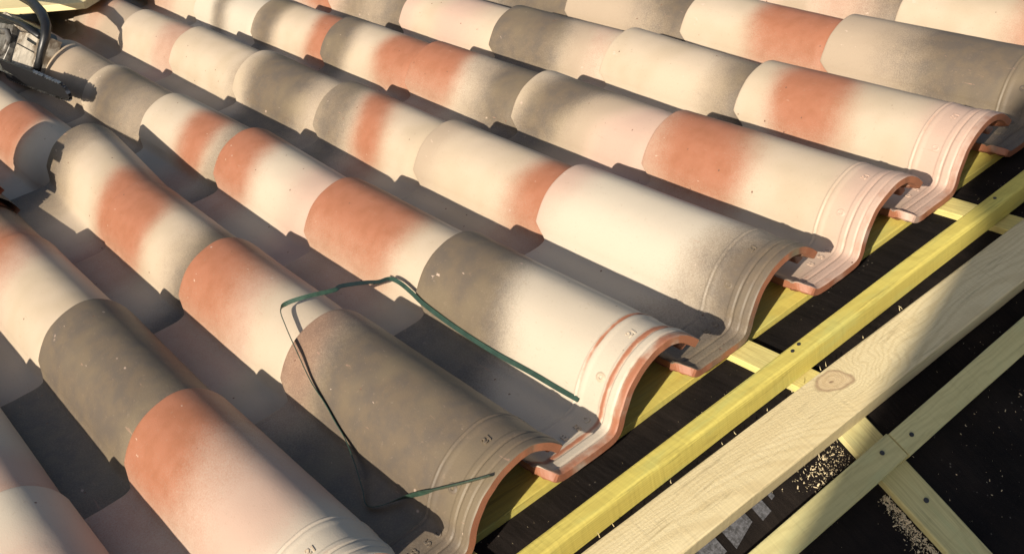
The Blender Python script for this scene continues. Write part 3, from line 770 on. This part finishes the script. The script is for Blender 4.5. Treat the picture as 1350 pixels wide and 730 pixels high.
b = MB(); b.prism([(-1.70, .035), (-1.41, .057), (-1.22, .068), (-1.194, .064), (-1.185, .054), (-1.190, .043), (-1.24, .033), (-1.45, .012), (-1.70, -.015)], .168, .174, 0); bar = sp('guide_bar', b, BLACKP)
b = MB(); rr = random.Random(4)
path = [(-1.68, -.012), (-1.45, .011), (-1.24, .031), (-1.190, .041), (-1.183, .054), (-1.194, .066), (-1.22, .070), (-1.41, .059)]
for i in range(len(path)-1):
    a = Vector(path[i]); c_ = Vector(path[i+1]); nn = max(1, int((c_-a).length/.0095))
    for q in range(nn):
        p = a.lerp(c_, (q+.3)/nn); d_ = (c_-a).normalized()*.0038; o_ = Vector((d_.y, -d_.x))*(1.1 if q % 2 else .6)
        b.prism([(p.x-d_.x, p.y-d_.y), (p.x+d_.x, p.y+d_.y), (p.x+d_.x+o_.x, p.y+d_.y+o_.y), (p.x-d_.x+o_.x*.5, p.y-d_.y+o_.y*.5)], .1655+.002*(q % 2), .1735, 0)
sp('saw_chain', b, STEEL)

# ------------------------------------------------------------------ loose board at the upper left
b = MB(); b.box(-.75, .14, 0, .34, -.018, 0, 20, .002, .0008, 9)
o = b.build('loose_board', W_BRD, None, frame((-1.87, .345, .078), (.84, .54, 0), (0, 0, 1)))
tag(o, 'pale yellow board lying across the tiles behind the chainsaw', 'board')

# ------------------------------------------------------------------ added unseen blocker in chimney form, throws the shade over the right edge
def wbox(name, x0, x1, y0, y1, z0, z1, mat, par=None, bev=.004):
    b = MB(); b.box(x0, x1, y0, y1, z0, z1, 6, bev, 0); return b.build(name, mat, par)
CH = link('chimney_shade_blocker', None, None, None, Matrix.Identity(4))
tag(CH, 'added shade blocker shaped as a brick chimney beside the ridge, out of view', 'shade blocker')
wbox('blocker_stack', 1.090, 1.62, -1.66, -1.36, -3.0, 1.73, brick_material(), CH)
wbox('blocker_cap', 1.040, 1.67, -1.68, -1.33, 1.731, 1.905, CONC, CH, .012)

# ------------------------------------------------------------------ house and ground (far below the roof)
b = MB(); b.box(-2.3, 2.3, Y0+.15, Y1-.15, -3.2, -.72, 4, .01, 0)
o = b.build('house_wall', RENDER); tag(o, 'plain rendered house walls under the open roof', 'house wall')
V = [(-300, -300, -3.2), (300, -300, -3.2), (300, 300, -3.2), (-300, 300, -3.2)]
me = bpy.data.meshes.new('ground'); me.from_pydata(V, [], [(0, 1, 2, 3)])
tag(link('ground', me, None, GROUND), kind='structure')

# ------------------------------------------------------------------ camera
cam = bpy.data.cameras.new('camera'); co = bpy.data.objects.new('camera', cam); COL.objects.link(co)
cm = Matrix.Identity(4)
for i in range(3): cm[i][0] = RR[0][i]; cm[i][1] = -RR[1][i]; cm[i][2] = -RR[2][i]; cm[i][3] = CPOS[i]
co.matrix_world = M @ cm
cam.sensor_width = 36; cam.lens = 36*FPX/1350; cam.clip_start = .02; cam.clip_end = 2000
scene.camera = co

# ------------------------------------------------------------------ light
SUN_D = (M.to_3x3() @ Vector((-.355, .815, -.458))).normalized()
ld = bpy.data.lights.new('sun', 'SUN'); ld.energy = 5.0; ld.angle = math.radians(.6); ld.color = (1, .90, .75)
lo = bpy.data.objects.new('sun', ld); COL.objects.link(lo)
lo.rotation_euler = SUN_D.to_track_quat('-Z', 'Y').to_euler()
w = bpy.data.worlds.new('World'); scene.world = w; w.use_nodes = True; nt = w.node_tree
sky = nt.nodes.new('ShaderNodeTexSky'); sky.sky_type = 'NISHITA'; sky.sun_disc = False
v = -SUN_D; sky.sun_elevation = math.asin(v.z); sky.sun_rotation = math.atan2(v.x, v.y)
sky.dust_density = 3.0; hs = nt.nodes.new('ShaderNodeHueSaturation'); hs.inputs['Saturation'].default_value = 1.0
nt.links.new(sky.outputs[0], hs.inputs['Color']); nt.links.new(hs.outputs[0], nt.nodes['Background'].inputs[0]); nt.nodes['Background'].inputs[1].default_value = .076
scene.view_settings.view_transform = 'Standard'; scene.view_settings.look = 'None'
scene.view_settings.exposure = .42; scene.view_settings.gamma = 1
